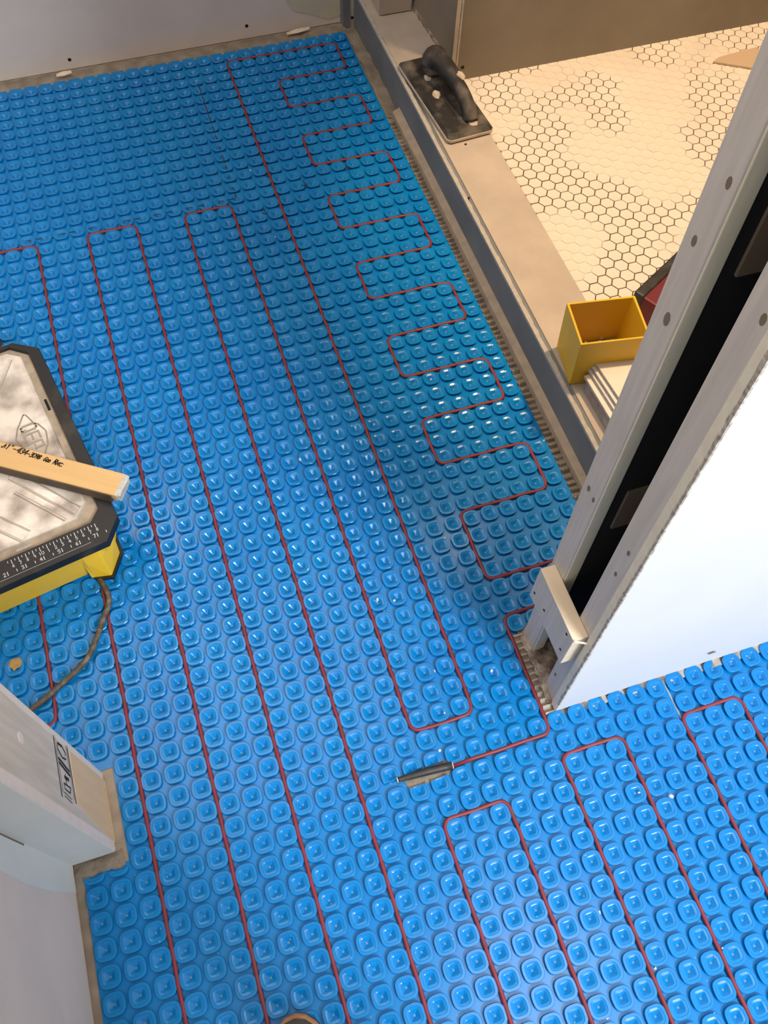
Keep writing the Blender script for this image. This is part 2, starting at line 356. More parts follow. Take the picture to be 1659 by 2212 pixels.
# pocket-door wall on the right (framing leans very slightly back)
LEAN = 0.0205
def lean(x, y, z): return (x, y + LEAN * z, z)
wr = empty('wall_right', (0, 0, 0)); struct(wr, 'pocket door wall end with grey split jambs and white drywall face', 'wall')
H = 2.44
MB().box(0.5580, 1.9, -1.502, -1.4895, 0.004, H, lean).obj('drywall_sheet', M['drywall_white'], wr)
MB().box(0.5572, 0.5590, -1.5008, -1.4895, 0.004, H, lean).obj('drywall_edge', M['gypsum'], wr)
# crumbled paper edge
rr = []; rnd = random.Random(4); z = 0.03
while z < 1.3:
    j = rnd.random(); rr.append([lean(0.5569, -1.5023, z), lean(0.5568 - .0004 * j, -1.5006 + 0.0028 * j * (rnd.random() > .55), z), lean(0.5576, -1.4975, z), lean(0.5586 + .001 * j, -1.5023, z)]); z += 0.009 + 0.01 * rnd.random()
b = MB(); b.loft(rr); b.obj('torn_paper_edge', M['crumb'], wr)
def jamb(y0, y1, sidemat_front):
    MB().box(0.5600, 0.5765, y0, y1, 0.0, H, lean).obj('jamb', M['jamb'], wr, bevel=0.0012)
jamb(-1.489, -1.4605, 0); jamb(-1.4115, -1.382, 0)
MB().box(0.5612, 0.5772, -1.4135, -1.4112, 0.0, H, lean).obj('jamb_facing', M['jambside'], wr, bevel=0.001)
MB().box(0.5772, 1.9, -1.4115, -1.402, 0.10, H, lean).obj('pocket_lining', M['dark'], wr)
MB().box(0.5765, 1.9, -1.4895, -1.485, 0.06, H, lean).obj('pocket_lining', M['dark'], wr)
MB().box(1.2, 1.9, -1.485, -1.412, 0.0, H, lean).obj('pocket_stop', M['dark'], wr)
MB().box(0.5772, 1.9, -1.402, -1.385, 0.0, H, lean).obj('shower_side_board', M['showerwall'], wr)
for z0 in (0.425, 0.80, 0.10):
    MB().box(0.592, 1.2, -1.4145, -1.4115, z0 - .075, z0, lean).obj('slat', M['slat'], wr)
# spacer block nailed across the bottom of the jambs
sb = MB().box(0.5402, 0.5598, -1.4815, -1.3845, 0.160, 0.2365).obj('spacer_block', M['jamb'], wr, bevel=0.0008, label='pale pine spacer block nailed across both jambs')
sb.data.materials.append(M['pine'])
for p in sb.data.polygons:
    if p.normal.z > .5 or p.normal.y < -.5: p.material_index = 1  # top painted paler for overhead light; near end shares the pine
for y, z in ((-1.4192, .187), (-1.4709, .183), (-1.392, .1805), (-1.468, .226)):
    b = MB(); b.tube([(0.5403, y, z), (0.5396, y, z)], 0.002, 8); b.obj('nail_head', M['dark'], wr)
for y, z, s in ((-1.3859, .6765, 1.7), (-1.4648 , .7623, 1.3), (-1.3788, .75, 1.2), (-1.3864, .8064, 1.2), (-1.4688, .4295, 1), (-1.4683, .3806, 1), (-1.3964, .4127, 1), (-1.3836, .4153, 1.2), (-1.4681, .0631, 1)):
    b = MB(); b.loft([[(xx, y + a * .0021 * s, z + c * .0042 * s) for a, c in disc(1, 9)] for xx in (0.5602, 0.5596)]); b.obj('knot_mark', M['slat'], wr)
# splinter
b = MB(); b.loft([[(0.541, -1.4795, 0.2366), (0.541, -1.4835, 0.2366), (0.541, -1.481, 0.2385)], [(0.566, -1.4915, 0.231), (0.566, -1.4935, 0.231), (0.566, -1.4925, 0.2325)]]); b.obj('splinter', M['pine'], wr)
b = MB(); b.loft([[(0.7815 + a * .0062, -1.5022, 0.0515 + c * .0026) for a, c in disc(1, 10)], [(0.7815 + a * .0062, -1.5030, 0.0515 + c * .0026) for a, c in disc(1, 10)]]); b.obj('screw_dimple', M['slat'], wr)
# thinset with trowel ridges under the open pocket and along the drywall foot
lumpy('pocket_dust', 0.552, 0.70, -1.4895, -1.372, 26, 20, 0.012, M['fluff'], wr, 21, base=0.001)
b = MB(); rnd = random.Random(9); y = -1.381
while y > -1.50:
    L = 0.0055; x1 = 0.5555 + rnd.random() * .003
    b.loft([[(x, y, 0), (x, y - L * .25, .005), (x, y - L * .6, .005), (x, y - L, 0)] for x in (0.5435, 0.55, x1)]); y -= 0.0098
b.obj('thinset_ridges', M['thinset'], wr, kind='stuff')
b = MB(); rnd = random.Random(10); x = 0.60
while x < 1.08:
    w_ = 0.010 + rnd.random() * .012; h = 0.003 + rnd.random() * .004
    b.loft([[(x, yy, 0), (x + w_ * .25, yy, h), (x + w_ * .7, yy, h), (x + w_, yy, 0)] for yy in (-1.5005, -1.508, -1.5125)]); x += w_ + 0.003 + rnd.random() * .006
b.obj('thinset_lumps', M['thinset'], wr, kind='stuff')

# doorway stub on the left with a stamped stud, and the hall's left wall
ws = empty('wall_doorway', (0, 0, 0)); struct(ws, 'left door opening stub with stamped pine stud and pinkish drywall edges', 'wall')
MB().box(-1.3, -0.0442, -1.4055, -1.3965, 0.006, H).obj('rear_drywall', M['pinkedge'], ws)
MB().box(-0.090, -0.0432, -1.4862, -1.4058, 0.0, H).obj('door_stud', M['stud'], ws, bevel=0.0012)
pf = [(-1.4075, 0.004), (-1.4845, 0.004), (-1.4845, 0.045), (-1.477, 0.12), (-1.468, 0.168), (-1.4075, 0.168)]
b = MB(); b.loft([[(xx, y, z) for y, z in pf] for xx in (-0.0434, -0.0428)]); b.obj('bare_wood_area', M['studfresh'], ws, label='fresher orange-tan wood at the foot of the stud')
MB().box(-0.1035, -0.0432, -1.4975, -1.4862, 0.010, H).obj('drywall_edge', M['pinkedge'], ws)
MB().box(-0.1035, -0.0445, -1.4990, -1.4975, 0.010, H).obj('drywall_sheet', M['drywall_green'], ws)
MB().box(-1.3, -0.1035, -1.4975, -1.4055, 0, H).obj('framing', M['mortar'], ws)
# lumber stamp on the stud
def stampfn(a, c): return (-1.4040 - a * 0.0703, 0.1730 + c * 0.055)
st = MB()
def sline(p, q, wd):
    a = Vector(stampfn(*p)); c = Vector(stampfn(*q)); d = (c - a).normalized(); n = Vector((-d.y, d.x)) * wd / 2
    st.add([(-0.0425, *(a + n)), (-0.0425, *(a - n)), (-0.0425, *(c - n)), (-0.0425, *(c + n))], [(0, 1, 2, 3)])
for p, q, wd in [((.02, .98), (1.0, 1.0), .0022), ((0, .05), (.95, .0), .0022), ((.03, .86), (.9, .88), .001), ((.02, .14), (.9, .1), .001),
                 ((.10, .75), (.10, .45), .003), ((.10, .45), (.17, .25), .002), ((.10, .75), (.2, .8), .0015), ((.2, .8), (.3, .55), .002), ((.3, .55), (.28, .28), .002), ((.17, .25), (.22, .28), .0015),
                 ((.36, .85), (.46, .15), .003), ((.43, .85), (.53, .15), .003),
                 ((.62, .6), (.62, .3), .004), ((.56, .52), (.74, .52), .0018), ((.74, .72), (.74, .25), .0018), ((.74, .25), (.84, .35), .0015), ((.84, .35), (.82, .7), .0015), ((.82, .7), (.74, .72), .0015),
                 ((.89, .8), (.93, .3), .001), ((.95, .8), (.99, .3), .001)]:
    sline(p, q, wd)
st.obj('lumber_stamp', M['ink'], ws, fixn=False, label='dark lumber grade stamp with two slashes')
b = MB(); b.loft([[(xx, -1.4405 + a * .006, .345 + c * .008) for a, c in disc(1, 10)] for xx in (-0.0433, -0.0427)]); b.obj('knot_mark', M['pinkedge'], ws)
lumpy('mortar_fillet', -0.098, -0.036, -1.5185, -1.4975, 12, 4, 0.008, M['mortar'], ws, 31)
wl = empty('wall_left', (0, 0, 0)); struct(wl, 'pinkish grey drywall hall wall at lower left with taped corner', 'wall')
b = MB(); b.loft([[(-0.0985, -1.4985, z), (-0.1075, -2.4, z), (-0.12, -2.4, z), (-0.12, -1.4985, z)] for z in (0.006, H)]); b.obj('drywall_sheet', M['drywall'], wl)
b = MB(); b.loft([[(-0.0978, -1.4988, z), (-0.0982, -1.530 - .012 * math.sin(z * 9), z), (-0.0988, -1.530 - .012 * math.sin(z * 9), z), (-0.0988, -1.4988, z)] for z in [0.006 + .05 * k for k in range(49)]]); b.obj('corner_tape', M['drywall_green'], wl)
b = MB(); b.loft([[(-0.0977, -1.4996, z), (-0.0977, -1.5018, z), (-0.0982, -1.5018, z), (-0.0982, -1.4996, z)] for z in (0.19, 0.24, 0.29)]); b.obj('tape_crack', M['slat'], wl)

# walls out of frame that close the rooms
struct(MB().box(-1.3, -1.25, -1.4, 0.1, 0, H).obj('wall_far_left', M['drywall']), 'drywall wall closing the bathroom beyond the saw', 'wall')
struct(MB().box(1.85, 1.9, -2.4, -1.5, 0, H).obj('wall_far_right', M['drywall']), 'drywall wall closing the hall past the pocket door wall', 'wall')

# ------------------------------------------------------------------ blue studded heating membrane
P = 0.03
RINGS = [(.0104, 3.0, .0006), (.0108, 3.0, .0034), (.0129, 3.0, .0045), (.0133, 3.0, .0050), (.0131, 3.0, .0056), (.0126, 3.0, .0060),
         (.0096, 3.2, .0060), (.0092, 3.3, .0055), (.0070, 4, .0051), (.0060, 5, .0047), (.0052, 8, .0041), (.0013, 8, .0009)]
def studshape(seg, rings, cx=0, cy=0):
    vs = []; fs = []
    for hf, n, z in rings:
        for k in range(seg):
            t = 2 * PI * k / seg + 1e-4; c, s_ = math.cos(t), math.sin(t)
            r = hf / (abs(c) ** n + abs(s_) ** n) ** (1 / n)
            vs.append((cx + r * c, cy + r * s_, z))
    for q in range(len(rings) - 1):
        for k in range(seg):
            j = (k + 1) % seg; fs.append((q * seg + k, q * seg + j, (q + 1) * seg + j, (q + 1) * seg + k))
    fs.append(tuple((len(rings) - 1) * seg + k for k in range(seg)))
    return vs, fs
hi = MB().add(*studshape(24, RINGS)).mesh('stud', M['blue'])
hi.materials.append(M['pip'])                                   # dusty flat at the bottom of each dimple
hi.polygons[len(hi.polygons) - 1].material_index = 1
LOW = [RINGS[i] for i in (0, 1, 2, 4, 5, 6, 7, 9, 11)]
def cut_stud(x, y, planes):
    """a stud cut away along vertical planes ((px, py), (nx, ny)): the side the normal points to is removed"""
    bm = bmesh.new(); bm.from_mesh(hi)
    for (px, py), (nx, ny) in planes:
        bmesh.ops.bisect_plane(bm, geom=bm.verts[:] + bm.edges[:] + bm.faces[:], plane_co=(px - x, py - y, 0), plane_no=(nx, ny, 0), clear_outer=True)
    me = bpy.data.meshes.new('stud'); bm.to_mesh(me); bm.free(); me.materials.clear(); me.materials.append(M['blue']); me.materials.append(M['pip'])
    return me
cells = []
for i in range(-14, 24):
    for j in range(-1, 68):
        if j <= 45 or (46 <= j < 50 and -1 <= i <= 17) or (j >= 50 and i >= -3):
            if i < -2 and j < 46 and i < -14: continue
            cells.append((i, j))
right_cells = [(i, j) for i in range(24, 34) for j in range(50, 68)]
cuts = {}
for i in range(-3, -1): cuts[(i, 50)] = [((-0.088, -1.5185), (0.05, 1))]
cuts[(12, 50)] = [((0.36, -1.5195), (0.05, -1))]
cuts[(11, 50)] = [((0.34, -1.5195), (0.12, -1))]
cuts[(11, 51)] = [((0.345, -1.5385), (0, 1))]; cuts[(12, 51)] = [((0.375, -1.5375), (-0.05, 1))]
cuts[(10, 50)] = [((0.34, -1.5215), (0.05, -1))]
def build_sheet(name, outline, cells, label, limit=300):
    root = empty(name, (0, 0, 0.0004))
    tag(root, label, 'floor membrane', group='blue heating membrane sheets')
    MB().prism(outline, 0.0, 0.0008).obj('base_sheet', M['blue'], root)
    def key(c):
        x, y = (c[0] + .5) * P, -(c[1] + .5) * P
        u, v, z = project((x, y, .006)); return (not (-10 < u < 1669 and -10 < v < 2222), z)
    cells = sorted(cells, key=key)
    far = MB()
    rnd = random.Random(2)
    for n, c in enumerate(cells):
        x, y = (c[0] + .5) * P, -(c[1] + .5) * P
        if c in cuts:
            o = bpy.data.objects.new('stud', cut_stud(x, y, cuts[c]))
        elif n < limit:
            o = bpy.data.objects.new('stud', hi)
        else:
            far.add(*studshape(16, LOW, x, y)); continue
        COL.objects.link(o); o.parent = root; o.location = (x, y, 0)
    if far.v:
        fo = far.obj('stud_field', M['blue'], root, smooth=False, fixn=False, kind='stuff'); fo.data.materials.append(M['pip'])
        nf = 16 * (len(LOW) - 1) + 1
        fo.data.polygons.foreach_set('material_index', [1 if k % nf == nf - 1 else 0 for k in range(len(fo.data.polygons))])
    return root
hi.polygons.foreach_set('use_smooth', [k < 24 * 5 for k in range(len(hi.polygons))])
# castellated far edge
ol = []
for i in range(-14, 24):
    x = i * P
    ol += [(x + .002, .0335), (x + .004, .0395), (x + .026, .0395), (x + .028, .0335)]
ol = [(-0.42, .0335)] + ol + [(.7225, .0335)]
ol += [(.7225, -1.376), (.5430, -1.379), (.5430, -1.5085), (.7195, -1.5085), (.7195, -2.05), (-.0925, -2.05), (-.0915, -1.68), (-.0880, -1.5190), (-.0310, -1.5130), (-.0310, -1.3915), (-.42, -1.3915)]
ol = ol[::-1]
main = build_sheet('heating_membrane', ol, cells, 'large blue studded heating membrane covering the bathroom floor and doorway')
right = build_sheet('heating_membrane', [(.7215, -2.05), (1.02, -2.05), (1.02, -1.5085), (.7215, -1.5085)], right_cells, 'smaller blue studded membrane past the grey seam at the right edge')
# pale seam line between the two sheets
b = MB(); b.ribbon([(.7205, -1.507), (.7205, -1.578)], 0.002, 0.0014); b.obj('seam_dust', M['cementedge'], right, fixn=False)
# marker dashes drawn over the studs
def dashes(p, q, step, along):
    b = MB(); p = Vector(p); q = Vector(q); L = (q - p).length; d = (q - p) / L; t = 0; rnd = random.Random(6)
    while t < L:
        a = p + d * t
        fx = (a.x / P) % 1; fy = (-a.y / P) % 1; f = fy if along == 'y' else fx
        top = 0.09 < f < 0.91
        ln = 0.007 + rnd.random() * .006
        if rnd.random() < .92:
            b.ribbon([a, a + d * ln], 0.0020, 0.0066 if top else 0.0015)
        t += step * (0.75 + .5 * rnd.random())
    return b
b = dashes((.3775, -.055), (.3745, -.405), .0145, 'y'); b.obj('marker_line', M['ink'], main, fixn=False, kind='stuff', label='dashed black marker line running away from camera')
b = dashes((.368, -.4065), (-.05, -.4065), .019, 'x'); b.obj('marker_line', M['ink'], main, fixn=False, kind='stuff', label='dashed black marker line across the sheet')
for x, y, s in ((.5085, -.3951, -1), (.600, -.3979, 1), (.4479, -.3529, -1), (.4173, -.4466, -1)):
    b = MB(); b.ribbon([(x, y), (x, y + s * .016)], .0017, .0066); b.ribbon([(x - .006, y + s * .011), (x, y + s * .017), (x + .006, y + s * .011)], .0015, .0066); b.obj('marker_arrow', M['ink'], main, fixn=False)
# mortar showing in the hole cut for the splice
hp = [(.321, -1.527), (.331, -1.527), (.3325, -1.541), (.345, -1.5395), (.353, -1.5385), (.361, -1.5395), (.375, -1.539), (.383, -1.541), (.389, -1.536), (.4035, -1.531), (.404, -1.522), (.392, -1.5175), (.362, -1.5185), (.340, -1.519)]
b = MB(); b.prism(hp[::-1], .0006, .0016); b.obj('cut_out_bed', M['mortar'], main, label='bare grey mortar in the hole cut under the splice')

# ------------------------------------------------------------------ red heating cables
def rounded(pts, r=0.0125, n=5):
    out = [Vector(pts[0])]
    for a, c, e in zip(pts[:-2], pts[1:-1], pts[2:]):
        a, c, e = Vector(a), Vector(c), Vector(e)
        d1 = (a - c).normalized(); d2 = (e - c).normalized(); p = c + d1 * r; q = c + d2 * r; ctr = c + d1 * r + d2 * r
        for k in range(n + 1):
            t = k / n * PI / 2
            out.append(ctr - d2 * r * math.cos(t) - d1 * r * math.sin(t))
    out.append(Vector(pts[-1])); return out
def cable_pts(grid, z=.0044):
    pts = rounded([(u * P, -v * P) for u, v in grid]); out = []
    for a, c in zip(pts[:-1], pts[1:]):
        L = (c - a).length; n = max(1, int(L / .03))
        for k in range(n): out.append(a.lerp(c, k / n))
    out.append(pts[-1])
    return [(p.x + 0.0005 * math.sin(p.y * 95 + p.x * 40), p.y + 0.0005 * math.sin(p.x * 90), z) for p in out]
zig = [(13.25, 50.93), (18, 50.9), (18, 45), (23, 45), (23, 43), (18, 43)]
v = 43; side = 18
zig[-1] = (18, 43)
zig += [(18, 39), (23, 39), (23, 36), (18, 36), (18, 33), (23, 33), (23, 30), (18, 30), (18, 27), (23, 27), (23, 24), (18, 24), (18, 21), (23, 21), (23, 18), (18, 18), (18, 15), (23, 15), (23, 12), (18, 12), (18, 9), (23, 9), (23, 6), (18, 6), (18, 3), (23, 3), (23, 0), (15, 0),
        (15, 49), (12, 49), (12, 14), (9, 14), (9, 66), (6, 66), (6, 14), (3, 14), (3, 66), (0, 66), (0, 14), (-3, 14), (-3, 43.7), (-4.5, 43.9)]
zig = zig[:3] + [(20.4, 45), (20.4, 43)] + zig[5:]
zig = [(13.25, 50.93), (18, 50.9), (18, 45), (22, 45), (22, 43)] + zig[5:]
ca = empty('heating_cable', (0, 0, .0004)); tag(ca, 'long red heating cable zigzagging beside the curb and ending at the black splice', 'cable')
MB().tube(cable_pts(zig), 0.0029, 8).obj('cable_run', M['red'], ca, smooth=True)
sl_pts = [(.3218, -1.5236), (.3245, -1.5238), (.326, -1.5239), (.332, -1.5241), (.338, -1.5243), (.36, -1.5250), (.385, -1.5268), (.3965, -1.5278)]
MB().tube([(x, y, .0062) for x, y in sl_pts], [.0033, .0034, .0033, .0035, .0045, .0051, .0054, .0050], 12).obj('splice_sleeve', M['black'], ca, smooth=True, label='black heat-shrink splice sleeve with white ends')
MB().tube([(.3962, -1.5278, .0062), (.3975, -1.5279, .0062)], .0047, 12).obj('sleeve_ring', M['white'], ca)
MB().tube([(.3208, -1.5236, .0062), (.3219, -1.5236, .0062)], .0034, 12).obj('sleeve_ring', M['white'], ca)
hall = [(12, 67), (12, 53), (15, 53), (15, 66), (18, 66), (18, 52), (21, 52), (21, 66), (24, 66), (24, 52), (27, 52), (27, 67)]
cb = MB().tube(cable_pts(hall), 0.0029, 8).obj('heating_cable', M['red'], None, smooth=True); cb.location = (0, 0, .0004)
tag(cb, 'shorter red heating cable looping three times in the hall at lower right', 'cable')

# ------------------------------------------------------------------ tile saw
saw = empty('tile_saw', (0.03463, -1.11645, 0.0008), math.radians(10.675))
tag(saw, 'yellow and black wet tile saw with dusty aluminium table and printed ruler', 'saw')
RIM = [(-.395, 0), (0, 0), (.0262, .030), (.0245, .367), (-.0082, .3950), (-.395, .395)]
RIMI = [(-.385, .0378), (-.0105, .0378), (.0068, .0550), (.0068, .366), (-.0165, .3895), (-.385, .3895)]
# black rim: ring between outer and inner outline
def ring(outer, inner, z0, z1):
    n = len(outer); vs = [(p[0], p[1], z) for z in (z0, z1) for p in outer] + [(p[0], p[1], z) for z in (z0, z1) for p in inner]; fs = []
    for i in range(n):
        j = (i + 1) % n
        fs += [(i, j, n + j, n + i), (2 * n + j, 2 * n + i, 3 * n + i, 3 * n + j), (n + i, n + j, 3 * n + j, 3 * n + i), (j, i, 2 * n + i, 2 * n + j)]
    return MB().add(vs, fs)
ring(RIM, RIMI, .088, .105).obj('rim', M['sawblack'], saw, bevel=.001)
MB().prism(RIMI, .090, .0985).obj('slurry_channel', M['dusty'], saw)
PL = [(-.38, .0545), (-.0237, .0545), (-.0044, .0768), (-.0044, .3665), (-.022, .3835), (-.38, .3835)]
PLb = [(x * 1.0 - .0015 * (1 if x > -.3 else 0), y + (.0015 if y < .06 else (-.0015 if y > .37 else 0))) for x, y in PL]
MB().prism(PL, .0985, .1015, PLb).obj('table_plate', M['alu'], saw, bevel=.0006, label='dusty brushed aluminium saw table')
tb = MB()
def bar(mb, a, c, wd, z0, z1):
    a = Vector(a); c = Vector(c); d = (c - a).normalized(); n = Vector((-d.y, d.x))
    o = [a + n * wd / 2, a - n * wd / 2, c - n * wd / 2, c + n * wd / 2]; t = [a + n * wd * .36, a - n * wd * .36, c - n * wd * .36, c + n * wd * .36]
    mb.prism([(p.x, p.y) for p in o], z0, z1, [(p.x, p.y) for p in t])
for a, c, w_ in (((-.0290, .3725), (-.16, .186), .022), ((-.0205, .0655), (-.082, .165), .015), ((-.0955, .0600), (-.170, .163), .019), ((-.040, .060), (-.088, .135), .003)):
    bb = MB(); bar(bb, a, c, w_, .1012, .1036); bb.obj('pressed_rib', M['alu'], saw)
    d_ = (Vector(c) - Vector(a)).normalized(); n_ = Vector((-d_.y, d_.x)) * (w_ / 2 + .0006)
    for q_ in (-1, 1):
        bb = MB(); bb.ribbon([Vector(a) + n_ * q_, Vector(c) + n_ * q_], .0013, .10175); bb.obj('rib_shade', M['emboss'], saw, fixn=False)  # thin dark lines painted as shade along the rib edges
bb = MB(); bar(bb, (-.008, .355), (-.0095, .10), .0035, .1013, .1022); bb.obj('pressed_rib', M['alu'], saw)
# pressed emblem: outlined lozenge with three letters
lz = [(-.0352, .2580), (-.0375, .2565), (-.0470, .2430), (-.0510, .2380), (-.0590, .2200), (-.0580, .2150), (-.0510, .1930), (-.0470, .1880), (-.0385, .1740), (-.0352, .1725), (-.0320, .1740), (-.0235, .1880), (-.0200, .1930), (-.0160, .2130), (-.0160, .2180), (-.0220, .2330), (-.0270, .2380), (-.0330, .2565)]
MB().tube([(x, y, .1016) for x, y in lz + lz[:2]], .0011, 6).obj('emblem_outline', M['emboss'], saw, smooth=True)
EL = {'Q': [[(.1, .15), (.1, .85), (.3, 1), (.7, 1), (.9, .85), (.9, .15), (.7, 0), (.3, 0), (.1, .15)], [(.7, .22), (.95, -.02)]], 'E': [[(.95, 1), (.05, 1), (.05, 0), (.95, 0)], [(.05, .5), (.85, .5)]], 'P': [[(.05, 0), (.05, 1), (.9, 1), (.9, .45), (.05, .45)]]}
for ch, y in (('Q', .2385), ('E', .2215), ('P', .2045)):
    lm_ = MB()
    for stq in EL[ch]:
        pts = [(-.0470 + .0215 * d_, y - .0128 * a_) for a_, d_ in stq]
        for p_, q_ in zip(pts[:-1], pts[1:]):
            a_ = Vector(p_); c_ = Vector(q_); dd = (c_ - a_).normalized() * .0012; bar(lm_, a_ - dd, c_ + dd, .0030, .1012, .1030 + .0001 * (abs(a_.x - c_.x) > .01))
    lm_.obj('emblem_letter', M['emboss'], saw)
# slots in the channel
for x, y, rz in ((.0012, .262, PI / 2), (-.103, .0465, 0), (-.0145, .3565, -.9)):
    c_, s_ = math.cos(rz), math.sin(rz); bb = MB(); bb.prism([(x + c_ * a - s_ * d, y + s_ * a + c_ * d) for a, d in ((-.011, -.002), (.011, -.002), (.011, .002), (-.011, .002))], .0984, .0992); bb.obj('drain_slot', M['dark'] if rz else M['cementedge'], saw)
# printed ruler
rl = MB()
for n in range(0, 13):
    x = -.0064 - n * .0098; lab = 18 - n
    rl.ribbon([(x, .0330), (x, .0268)], .0009, .10535)
    rl.ribbon([(x - .0049, .0330), (x - .0049, .0300)], .0008, .10535)
    t = str(lab if lab <= 10 else lab - 10)
    write(rl, t, x - .0012 - .0025 * (len(t) - 1), .0208, .0048, .0008, .10535)
for n in range(2, 8):
    x = -.0084 - (7 - n) * .0251
    rl.ribbon([(x, .0178), (x, .0120)], .001, .10535); rl.ribbon([(x + .01255, .0165), (x + .01255, .0128)], .0009, .10535)
    write(rl, str(n), x - .0062, .0122, .0055, .0009, .10535)
rl.ribbon([(-.30, .0085), (-.02, .0080)], .0004, .10532)
rl.obj('ruler_print', M['white'], saw, fixn=False, label='white inch and centimetre ruler marks')
# housing below the rim
TOPB = [(-.39, .004), (-.002, .004), (.022, .032), (.021, .364), (-.011, .391), (-.39, .391)]
BOTB = [(-.385, .0205), (-.03, .0200), (.004, .045), (.004, .355), (-.03, .378), (-.385, .378)]
MB().loft([[(x, y, .006) for x, y in BOTB], [(x, y, .0885) for x, y in TOPB]]).obj('housing', M['sawyellow'], saw, bevel=.002)
F0 = [(-.046, .0210), (-.0445, .0080), (-.0395, .0068), (-.0172, -.0015), (.0058, .0280), (.008, .07), (-.03, .075), (-.046, .05)]
F1 = [(-.047, .0170), (-.0465, .0130), (-.043, .0060), (-.0180, .0035), (.0120, .0290), (.015, .07), (-.03, .075), (-.047, .05)]
MB().loft([[(x, y, .012) for x, y in F0], [(x, y, .06) for x, y in [((a[0] + c[0]) / 2, (a[1] + c[1]) / 2 ) for a, c in zip(F0, F1)]], [(x, y, .088) for x, y in F1]]).obj('corner_foot', M['sawyellow'], saw, bevel=.0015)
FB = [(-.0450, .0190), (-.0405, .0035), (-.0165, -.0062), (.0105, .0270), (.0125, .072), (-.03, .078), (-.045, .05)]
MB().prism(FB, .0062, .0135).obj('foot_trim', M['sawblack'], saw, bevel=.001)
cp = [(-.0005, -1.1205, .010), (.0035, -1.1330, .0105), (.0069, -1.1474, .0105), (.0062, -1.160, .0105), (.0017, -1.1712, .0105), (-.0038, -1.1797, .0105), (-.019, -1.209, .0105), (-.0355, -1.2348, .0105), (-.056, -1.250, .0105), (-.0776, -1.263, .0105), (-.1176, -1.284, .0105), (-.20, -1.31, .0105), (-.30, -1.30, .0105)]
inv = (Matrix.Translation((0.03463, -1.11645, 0)) @ Matrix.Rotation(math.radians(10.675), 4, 'Z')).inverted()
cpl = [inv @ Vector(p) for p in cp]
# smooth by Catmull-Rom
def smooth(pts, n=5):
    out = []
    for i in range(len(pts) - 1):
        p0, p1, p2, p3 = pts[max(i - 1, 0)], pts[i], pts[i + 1], pts[min(i + 2, len(pts) - 1)]
        for k in range(n):
            t = k / n; out.append(0.5 * ((2 * p1) + (p2 - p0) * t + (2 * p0 - 5 * p1 + 4 * p2 - p3) * t * t + (3 * p1 - p0 - 3 * p2 + p3) * t ** 3))
    out.append(pts[-1]); return out
MB().tube(smooth(cpl), .0041, 10).obj('power_cord', M['cord'], saw, smooth=True, label='dirty grey-brown power cord curving over the studs')

# strip of wood lying on the saw
sx = Vector((.0827, -1.0337)); dirv = Vector((-.1583, .1050)).normalized(); nv = Vector((-dirv.y, dirv.x))
wsn = empty('wood_strip', (sx.x, sx.y, .1060), math.atan2(dirv.y, dirv.x))
tag(wsn, 'tan wood strip with black handwriting lying across the tile saw', 'wood strip')
# local x runs away from the broken end, local y towards the camera side is positive when nv points there
sgn = 1 if nv.y < 0 else -1
prof = [(-.0015, 0.0), (-.0020, .016), (.0, .0195), (.030, .0198), (.0352, .0186), (.0356, .0166), (.0335, 0.0)]
def ringat(x, jit, rnd): return [(x + jit * (rnd.random() - .5), sgn * (y - .0), z) for y, z in prof]
rnd = random.Random(12)
b = MB(); b.loft([ringat(x, 0, rnd) for x in (.006, .2, .42)]); ob = b.obj('strip_body', M['stripwood'], wsn)
b = MB(); b.loft([[(x, sgn * y, z) for y, z in ((.0330, .0004), (.0350, .0168), (.0372, .0160), (.0380, .0004))] for x in (.012, .42)]); b.obj('shaded_edge', M['darkedge'], wsn, label='dark coated lower edge with its shade painted in')
b = MB(); b.loft([[(.0066, sgn * (y * .97 + .0004), z * .98 + .0001) for y, z in prof], [(.001 + .004 * rnd.random(), sgn * (y * .97 + .0004), z * .97) for y, z in prof], [(-.003 + .004 * rnd.random(), sgn * (y * .88 + .002), z * .85 + .0012) for y, z in prof]]); b.obj('broken_end', M['chipboard'], wsn, label='rough pale broken end')
tx = MB()
# handwriting on the top face: reads from the far left end towards the broken end
t_or = Vector((-.0805, -.9350)); t_d = Vector((.0795, -.0600)).normalized(); t_n = Vector((-t_d.y, t_d.x))
ml = Matrix.Rotation(-math.atan2(dirv.y, dirv.x), 2)
def toloc(p): q = ml @ (Vector(p) - sx); return (q.x, q.y)
def hand(text, start, h, adv=0.95):
    s = h / 1.4; x = start; r_ = random.Random(3)
    for ch in text:
        for stq in STROKES.get(ch, []):
            pts = [toloc(t_or + t_d * (x + (a + .25 * c_) * s) + t_n * (c_ * s + .0004 * r_.random())) for a, c_ in stq]
            tx.ribbon(pts, .0014, .0202)
        x += s * adv
hand('v1"-', .0, .0080); hand('434', .0230, .0085, .88); hand('-', .0395, .0072, .8); hand('3098', .0445, .0070, .80); hand('G', .0660, .0072, 1); hand('00', .0705, .0045, .9); hand('Rxc', .0810, .0085, .75)
tx.obj('handwriting', M['ink'], wsn, fixn=False, label='black marker note reading 434 - 3098')

